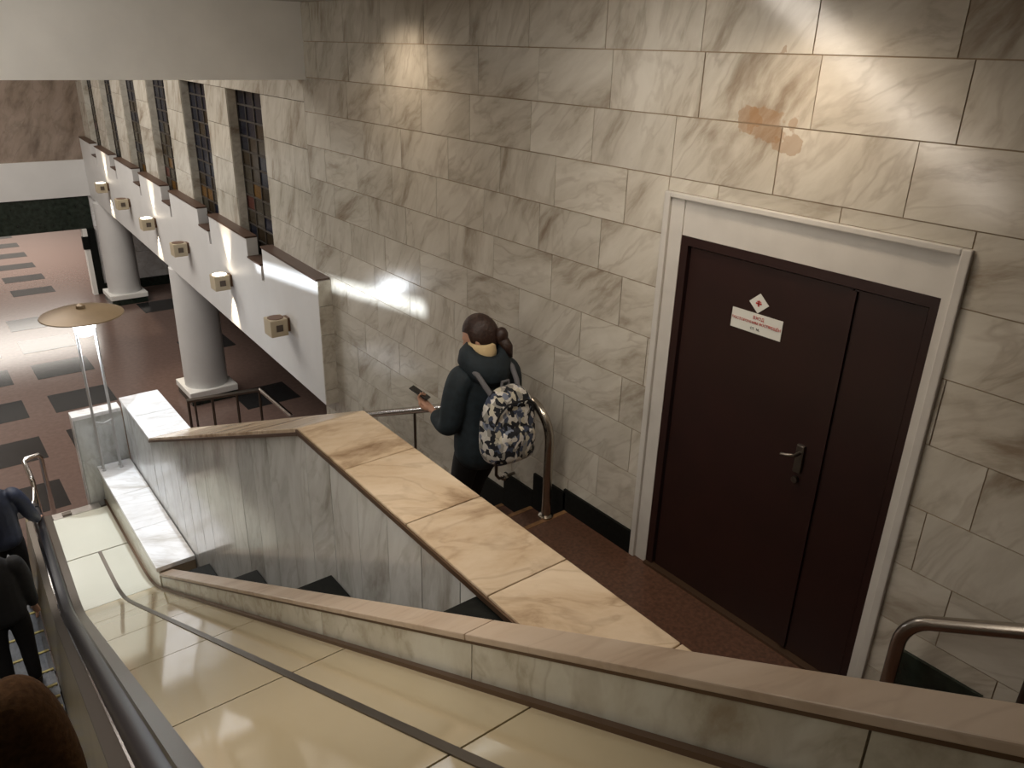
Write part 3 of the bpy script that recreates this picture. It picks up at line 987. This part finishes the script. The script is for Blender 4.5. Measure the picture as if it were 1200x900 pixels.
# ================================================================== SCONCES
names = ['first wall sconce from the near end of the white fascia, unlit',
         'second wall sconce from the near end of the white fascia, lit',
         'third wall sconce from the near end of the white fascia, unlit',
         'fourth wall sconce from the near end of the white fascia, lit',
         'fifth wall sconce from the near end of the white fascia, unlit',
         'sixth wall sconce from the near end of the white fascia, lit']
for k in range(6):
    y = 8.32 + 2.12 * k; x = fx(y); z = ZC - 2.98
    s_ = thing('wall_sconce', names[k], 'sconce', (x, y, z), 'box sconces along the white fascia')
    MB().box(-.05, 0, -.06, .06, -.08, .08).build('bracket', 'sconce_brown', s_, loc=(x, y, z))
    body = MB().prism_x([(-.105, -.11), (.105, -.11), (.105, .09), (-.105, .09)], -.25, -.045)
    body.build('housing', 'sconce_cream', s_, loc=(x, y, z), bevel=.012)
    lit = k % 2 == 1
    MB().lathe([(0, .088), (.09, .088), (.09, .096), (0, .096)], n=24).build('lens', 'sconce_glow' if lit else 'sconce_brown', s_, loc=(x - .148, y, z), smooth=True)
    MB().box(-.185, -.11, -.115, -.100, -.045, .03).build('grille', 'grille_dark', s_, loc=(x, y, z))
    if lit:
        light('sconce_uplight', 'SPOT', (x - .11, y, z + .10), 62, (1, .82, .6), (x + .06, y, z + 1), angle=58, blend=.8, radius=.02)
        light('sconce_downlight', 'SPOT', (x - .11, y, z - .12), 62, (1, .82, .6), (x + .05, y, z - 1), angle=54, blend=.8, radius=.02)


# ================================================================== PEOPLE
def skin_obj(nodes, edges, sub=2, root=0):
    """grow a surface over connected points (working units); returns a mesh in metres"""
    me = bpy.data.meshes.new('tmp')
    me.from_pydata([Vector(p) * S for p, r in nodes], edges, [])
    o = bpy.data.objects.new('tmp', me); C.objects.link(o)
    o.modifiers.new('skin', 'SKIN')
    sv = me.skin_vertices[0].data
    for i, (p, r) in enumerate(nodes):
        rr = r if isinstance(r, tuple) else (r, r)
        sv[i].radius = (rr[0] * S, rr[1] * S)
        sv[i].use_root = (i == root)
    sm = o.modifiers.new('sub', 'SUBSURF'); sm.levels = sub; sm.render_levels = sub
    bpy.context.view_layer.update()
    dg = bpy.context.evaluated_depsgraph_get()
    out = bpy.data.meshes.new_from_object(o.evaluated_get(dg))
    bpy.data.objects.remove(o)
    return out


def fuse(meshes, voxel):
    """join meshes and remesh them into one continuous surface"""
    bm = bmesh.new()
    for m in meshes: bm.from_mesh(m)
    me = bpy.data.meshes.new('tmp'); bm.to_mesh(me); bm.free()
    o = bpy.data.objects.new('tmp', me); C.objects.link(o)
    r = o.modifiers.new('r', 'REMESH'); r.mode = 'VOXEL'; r.voxel_size = voxel
    s = o.modifiers.new('s', 'SMOOTH'); s.factor = .5; s.iterations = 3
    bpy.context.view_layer.update()
    dg = bpy.context.evaluated_depsgraph_get()
    out = bpy.data.meshes.new_from_object(o.evaluated_get(dg))
    bpy.data.objects.remove(o)
    return out


def mesh_part(me, name, mat, parent):
    me.name = name
    me.materials.clear(); me.materials.append(M[mat])
    for p in me.polygons: p.use_smooth = True
    o = bpy.data.objects.new(name, me); C.objects.link(o)
    put(o, parent, (0, 0, 0))
    return o


def chain(nodes, edges, pts, start=None):
    prev = start
    for p, r in pts:
        nodes.append((p, r)); i = len(nodes) - 1
        if prev is not None: edges.append((prev, i))
        prev = i
    return prev


def hand_meshes(wrist, direction, palm_n, right=True, curl=50, size=1.0):
    """a palm with four fingers of unequal length and a thumb"""
    wv = Vector(wrist); d = Vector(direction).normalized()
    n = Vector(palm_n); n = (n - d * n.dot(d)).normalized()
    s = d.cross(n) * (1 if right else -1)        # towards the thumb
    k = size / S
    out = []
    nodes = [(wv - d * .03 * k, (.024 * k, .02 * k)), (wv + d * .02 * k, (.030 * k, .018 * k)), (wv + d * .06 * k, (.038 * k, .016 * k)), (wv + d * .092 * k, (.036 * k, .013 * k))]
    out.append(skin_obj(nodes, [(0, 1), (1, 2), (2, 3)]))
    for j, (of, ln) in enumerate(((.030, .072), (.010, .080), (-.010, .075), (-.029, .058))):
        base = wv + d * .080 * k + s * of * k
        pts = [(base, .0095 * k)]
        a = R(curl * .35); p = base.copy()
        for seg in range(3):
            dd = d * math.cos(a) + n * math.sin(a)
            p = p + dd * ln * (.44, .32, .26)[seg] * k
            pts.append((p.copy(), (.0088, .0080, .0068)[seg] * k))
            a += R(curl * .55)
        nd = []; ed = []; chain(nd, ed, pts); out.append(skin_obj(nd, ed))
    base = wv + d * .028 * k + s * .026 * k
    p1 = base + (s * .75 + d * .55 + n * .25).normalized() * .036 * k
    p2 = p1 + (s * .35 + d * .75 + n * .5).normalized() * .030 * k
    p3 = p2 + (d * .8 + n * .6).normalized() * .024 * k
    nd = []; ed = []; chain(nd, ed, [(base, .013 * k), (p1, .0105 * k), (p2, .0095 * k), (p3, .008 * k)]); out.append(skin_obj(nd, ed))
    return out


def head_mesh(c, face, tilt=0., k=1.0):
    """head with brow, nose, chin and ears; face is the horizontal direction it looks to, tilt bows it"""
    f = Vector((face[0], face[1], 0)).normalized()
    side = Vector((0, 0, 1)).cross(f)
    rot = Matrix.Rotation(R(tilt), 3, side)
    F = rot @ f; U = rot @ Vector((0, 0, 1)); Sd = side

    def shape(P):
        x, y, z = P      # x side, y forward, z up
        t = z / .125
        if t < -.1:
            x *= 1 - .30 * min(1, (-t - .1)); 
            if y < 0: y *= 1 - .35 * min(1, -t - .1)
        return Vector((x, y, z))
    m = MB().ellipsoid((0, 0, 0), .078 * k, .098 * k, .122 * k, 28, 20, fn=shape)
    m.ellipsoid((0, .100 * k, -.018 * k), .014 * k, .020 * k, .022 * k, 10, 8)      # nose
    m.ellipsoid((0, .084 * k, -.062 * k), .026 * k, .012 * k, .010 * k, 10, 8)      # lips
    m.ellipsoid((0, .078 * k, -.100 * k), .030 * k, .022 * k, .020 * k, 10, 8)      # chin
    m.ellipsoid((0, .084 * k, .030 * k), .055 * k, .012 * k, .010 * k, 10, 8)       # brow
    for s_ in (-1, 1):
        m.ellipsoid((s_ * .079 * k, -.005 * k, -.010 * k), .010 * k, .020 * k, .033 * k, 10, 8)
        m.ellipsoid((s_ * .034 * k, .083 * k, .008 * k), .016 * k, .012 * k, .010 * k, 10, 8)
    c = Vector(c)
    m.v = [tuple(c + Sd * p[0] + F * p[1] + U * p[2]) for p in m.v]
    def loc(x, y, z): return c + Sd * x * k + F * y * k + U * z * k
    return m, loc, (Sd, F, U)


def person(label, J, face, tilt, coat_mat, leg_mat, hair_mat, hands, group=None, coat_r=1.0, k=1.1, coat_len=1, hood=False):
    """J: joint positions in working units. Body is one fused surface; clothing and hair are its children."""
    t = thing('person', label, 'person', (0, 0, 0), group)
    P = {a: Vector(b) for a, b in J.items()}
    parts = []
    nodes = []; edges = []
    chain(nodes, edges, [(P['pelvis'] + Vector((0, 0, -.06)), (.14, .105)), (P['pelvis'] + Vector((0, 0, .03)), (.15, .11)), (P['waist'], (.125, .095)), (P['chest'], (.15, .11)), (P['neck'], .062), (P['head'] + Vector((0, 0, -.06)), .055)])
    parts.append(skin_obj(nodes, edges))
    for s_ in ('l', 'r'):
        for pts in ([(P['chest'].lerp(P['sh_' + s_], .5), .07), (P['sh_' + s_], .062), (P['el_' + s_], .045), (P['wr_' + s_], .03)],
                    [(P['pelvis'].lerp(P['hip_' + s_], .6), .09), (P['hip_' + s_], .092), (P['kn_' + s_], .062), (P['an_' + s_], .042), (P['toe_' + s_], .032)]):
            nodes = []; edges = []
            chain(nodes, edges, pts); parts.append(skin_obj(nodes, edges))
    hm, loc, ax = head_mesh(P['head'], face, tilt, k)
    parts.append(hm.mesh('tmp', ['skin']))
    for (s_, d, n, curl) in hands:
        parts += hand_meshes(P['wr_' + s_], d, n, s_ == 'r', curl, 1.0)
    mesh_part(fuse(parts, .007), 'body', 'skin', t)
    # coat
    q = coat_r
    pieces = []
    nodes = []; edges = []
    hem = P['pelvis'] + Vector((0, -.03, -.18 * coat_len))
    chain(nodes, edges, [(hem, (.215 * q, .185 * q)), (P['pelvis'] + Vector((0, 0, .02)), (.205 * q, .165 * q)), (P['waist'], (.195 * q, .15 * q)), (P['chest'], (.205 * q, .155 * q)),
                         (P['chest'].lerp(P['neck'], .55), (.15 * q, .12 * q)), (P['neck'], (.088 * q, .085 * q))])
    pieces.append(skin_obj(nodes, edges))
    for s_ in ('l', 'r'):
        wr = P['el_' + s_].lerp(P['wr_' + s_], .93)
        nodes = []; edges = []
        chain(nodes, edges, [(P['chest'].lerp(P['sh_' + s_], .55), .105 * q), (P['sh_' + s_], .105 * q), (P['sh_' + s_].lerp(P['el_' + s_], .5), .092 * q), (P['el_' + s_], .08 * q),
                             (P['el_' + s_].lerp(P['wr_' + s_], .5), .068 * q), (wr, .055 * q)])
        pieces.append(skin_obj(nodes, edges))
    coat = mesh_part(fuse(pieces, .012), 'coat', coat_mat, t)
    # trousers
    pieces = []
    nodes = []; edges = []
    chain(nodes, edges, [(P['pelvis'] + Vector((0, 0, -.08)), (.17, .135)), (P['pelvis'] + Vector((0, 0, .12)), (.165, .13))])
    pieces.append(skin_obj(nodes, edges))
    for s_ in ('l', 'r'):
        nodes = []; edges = []
        chain(nodes, edges, [(P['pelvis'].lerp(P['hip_' + s_], .7), .11), (P['hip_' + s_], .115), (P['hip_' + s_].lerp(P['kn_' + s_], .5), .10), (P['kn_' + s_], .082), (P['kn_' + s_].lerp(P['an_' + s_], .5), .074), (P['an_' + s_] + Vector((0, 0, -.01)), .062)])
        pieces.append(skin_obj(nodes, edges))
    mesh_part(fuse(pieces, .012), 'trousers', leg_mat, t)
    for s_ in ('l', 'r'):
        a, b = P['an_' + s_], P['toe_' + s_]
        heel = a + (a - b).normalized() * .05 * Vector((1, 1, 0)) if False else a - Vector(((b - a).x, (b - a).y, 0)).normalized() * .05
        zb = b.z
        nd = []; ed = []
        chain(nd, ed, [(Vector((heel.x, heel.y, zb + .005)), .045), (Vector((a.x, a.y, zb + .02)), .055), (a.lerp(b, .55) * Vector((1, 1, 0)) + Vector((0, 0, zb + .008)), .052), (Vector((b.x, b.y, zb)), .045)]) if False else \
            chain(nd, ed, [(Vector((heel.x, heel.y, zb + .005)), .045), (Vector((a.x, a.y, zb + .02)), .055), (Vector(((a.x + b.x) / 2, (a.y + b.y) / 2, zb + .008)), .052), (Vector((b.x, b.y, zb)), .045)])
        mesh_part(skin_obj(nd, ed), 'shoe', 'shoe_black', t)
    # hair: a shell over the crown and back of the head
    h = MB()
    def hs(Pv):
        x, y, z = Pv
        if y > .045 * k and z < .045 * k: y = .045 * k + (y - .045 * k) * .12     # leave the face free
        return Vector((x, y, z))
    h.ellipsoid((0, -.012 * k, .016 * k), .089 * k, .106 * k, .122 * k, 32, 22, fn=hs)
    c = P['head']
    h.v = [tuple(c + ax[0] * p[0] + ax[1] * p[1] + ax[2] * p[2]) for p in h.v]
    h.build('hair', hair_mat, t, smooth=2)
    return t, P, loc, ax


# ---- woman on the staircase, seen from behind
wx, wy = 2.88, 3.92
zf = 3.0 - 2 * RISE
J = dict(pelvis=(wx - .01, wy + .03, zf + .93), waist=(wx, wy + .03, zf + 1.12), chest=(wx + .0, wy, zf + 1.36), neck=(wx - .01, wy + .02, zf + 1.55), head=(wx + .005, wy + .07, zf + 1.65),
         sh_l=(wx - .20, wy + .02, zf + 1.43), el_l=(wx - .27, wy + .03, zf + 1.05), wr_l=(wx - .25, wy + .26, zf + 1.10),
         sh_r=(wx + .20, wy - .01, zf + 1.43), el_r=(wx + .25, wy + .04, zf + 1.08), wr_r=(wx + .20, wy + .26, zf + .98),
         hip_l=(wx - .10, wy + .04, zf + .86), kn_l=(wx - .11, wy + .14, zf + .48), an_l=(wx - .11, wy + .08, zf + .10), toe_l=(wx - .12, wy + .26, zf + .045),
         hip_r=(wx + .09, wy + .04, zf + .86), kn_r=(wx + .10, wy + .26, zf + .42), an_r=(wx + .10, wy + .46, zf - .22), toe_r=(wx + .10, wy + .60, zf - RISE * 2 + .045))
wt, P, loc, ax = person('person in a dark hooded coat walking down the stairs while holding a phone', J, (-.62, .78), 24, 'coat_navy', 'cloth_black', 'hair_brown',
                        [('l', (-.25, .75, .45), (.1, -.5, .86), 62), ('r', (-.1, .8, -.3), (-1, 0, 0), 40)], coat_r=1.06, coat_len=1.4, k=1.16)
# bun, mask, cream collar, hood
b_ = MB().ellipsoid(loc(.0, -.125, -.03), .046, .046, .055, 18, 12)
b_.tube([loc(0, -.12, -.05), loc(.0, -.135, -.11), loc(.0, -.125, -.17)], [.04, .034, .016], 12)
b_.build('ponytail', 'hair_brown', wt, smooth=2)
mk = MB().ellipsoid(loc(0, .066, -.058), .072, .05, .058, 20, 14)
mk.build('face_mask', 'mask_white', wt, smooth=2)
nk = P['neck']
MB().lathe([(.080, -.05), (.098, -.03), (.102, .02), (.092, .07), (.078, .085), (.074, .06), (.07, 0)], n=28, sx=1.0, sy=1.0).build('collar', 'scarf_cream', wt, loc=(nk.x - .008, nk.y + .0, nk.z + .005), smooth=2)
hd = MB().lathe([(.10, -.16), (.16, -.14), (.19, -.08), (.178, -.01), (.138, .035), (.105, .03), (.095, -.04)], n=32, sx=1.0, sy=.86)
hd.v = [(x, y, z - (.10 if y < 0 else -.0) * min(1, abs(y) / .16)) for x, y, z in hd.v]
hd.build('hood', 'coat_navy', wt, loc=(nk.x, nk.y - .03, nk.z + .045), smooth=2)

# phone in her left hand
ph = MB().box(-.040, .040, -.005, .005, -.075, .075).build('phone', 'phone_black', bevel=.004)
wl = P['wr_l']
ph.location = (wl + Vector((-.03, .12, .10))) * S
ph.rotation_euler = (R(-62), R(8), R(38))
tag(ph, 'black smartphone held up in the left hand of the person on the stairs', 'phone')

# backpack
bpk = thing('backpack', 'black and white patterned backpack worn on the back of the person on the stairs', 'backpack', (wx - .01, wy - .27, zf + 1.12))
bl = (wx - .01, wy - .255, zf + 1.14)
def bag(Pv):
    x, y, z = Pv
    t = z / .27
    s_ = 1 - .22 * max(0, t) ** 2 + .04 * max(0, -t)
    if y > 0: y *= .55
    return Vector((x * s_, y * (1 - .25 * max(0, t)), z))
MB().ellipsoid((0, 0, 0), .200, .125, .275, 36, 24, p=.62, fn=bag).build('body', 'backpack_print', bpk, loc=bl, smooth=2)
MB().ellipsoid((0, -.105, -.10), .150, .055, .125, 28, 16, p=.6).build('front_pocket', 'backpack_print', bpk, loc=bl, smooth=2)
MB().tube([(-.165, -.075, .02), (-.14, -.115, .15), (-.08, -.115, .20), (.08, -.115, .20), (.14, -.115, .15), (.165, -.075, .02)], .007, 8).build('zip', 'cloth_black', bpk, loc=bl, smooth=True)
MB().tube([(-.03, .02, .255), (-.025, .02, .30), (.025, .02, .30), (.03, .02, .255)], .010, 8).build('grab_loop', 'strap_grey', bpk, loc=bl, smooth=True)
for s_ in (-1, 1):
    MB().tube([(s_ * .10, .0, .20), (s_ * .125, .06, .27), (s_ * .14, .13, .335), (s_ * .15, .24, .36), (s_ * .155, .36, .30), (s_ * .16, .40, .15)], .018, 8).build('strap', 'strap_grey', bpk, loc=bl, smooth=True)



def walker(label, x, y, zf, coat, leg, hair, hands, el, wr, h=1.0, face=(0, 1), coat_r=1.0, coat_len=1., k=1.1, dx=0):
    J = dict(pelvis=(x, y, zf + .98 * h), waist=(x, y, zf + 1.15 * h), chest=(x, y, zf + 1.36 * h), neck=(x, y + .02, zf + 1.57 * h), head=(x, y + .05, zf + 1.74 * h),
             sh_l=(x - .20, y, zf + 1.47 * h), sh_r=(x + .20, y, zf + 1.47 * h), el_l=(x - .27, y + .0, zf + 1.14 * h), wr_l=(x - .26, y + .10, zf + .88 * h), el_r=el, wr_r=wr,
             hip_l=(x - .10, y, zf + .90 * h), kn_l=(x - .11, y + .04, zf + .50 * h), an_l=(x - .11, y - .02, zf + .10), toe_l=(x - .13, y + .17, zf + .045),
             hip_r=(x + .10, y, zf + .90 * h), kn_r=(x + .11, y + .04, zf + .50 * h), an_r=(x + .11, y - .02, zf + .10), toe_r=(x + .13, y + .17, zf + .045))
    return person(label, J, face, 5, coat, leg, hair, hands, coat_r=coat_r, coat_len=coat_len, k=k)


# person A: navy jacket, right hand on the handrail near the foot
walker('person in a navy jacket resting one hand on the escalator handrail at its foot', .14, 9.15, .02, 'jacket_navy', 'cloth_black', 'hair_dark',
       [('l', (0, .1, -1), (1, 0, 0), 30), ('r', (.2, .9, -.1), (0, -.1, -1), 35)], (.44, 9.20, 1.16), (.515, 9.44, .915))
# person B: all black, right arm hanging
walker('person in black clothes standing on the escalator with one arm hanging down', -.03, 7.6, .10, 'cloth_black', 'cloth_black', 'hair_dark',
       [('l', (0, .1, -1), (1, 0, 0), 30), ('r', (.1, .2, -1), (-1, 0, 0), 30)], (.19, 7.62, 1.20), (.225, 7.70, .96), coat_len=.9)
# person C: brown coat, close to the camera in the lower left corner
zc_ = zstep(1.95 + .05)
walker('person in a fuzzy brown coat close by in the lower left corner', -.22, 2.0, zc_ + .03, 'coat_brown', 'cloth_black', 'hair_dark',
       [('l', (0, .1, -1), (1, 0, 0), 30), ('r', (0, .2, -1), (-1, 0, 0), 30)], (-.0, 1.95, zc_ + 1.14), (-.03, 2.08, zc_ + .88), coat_r=1.12, coat_len=1.6)
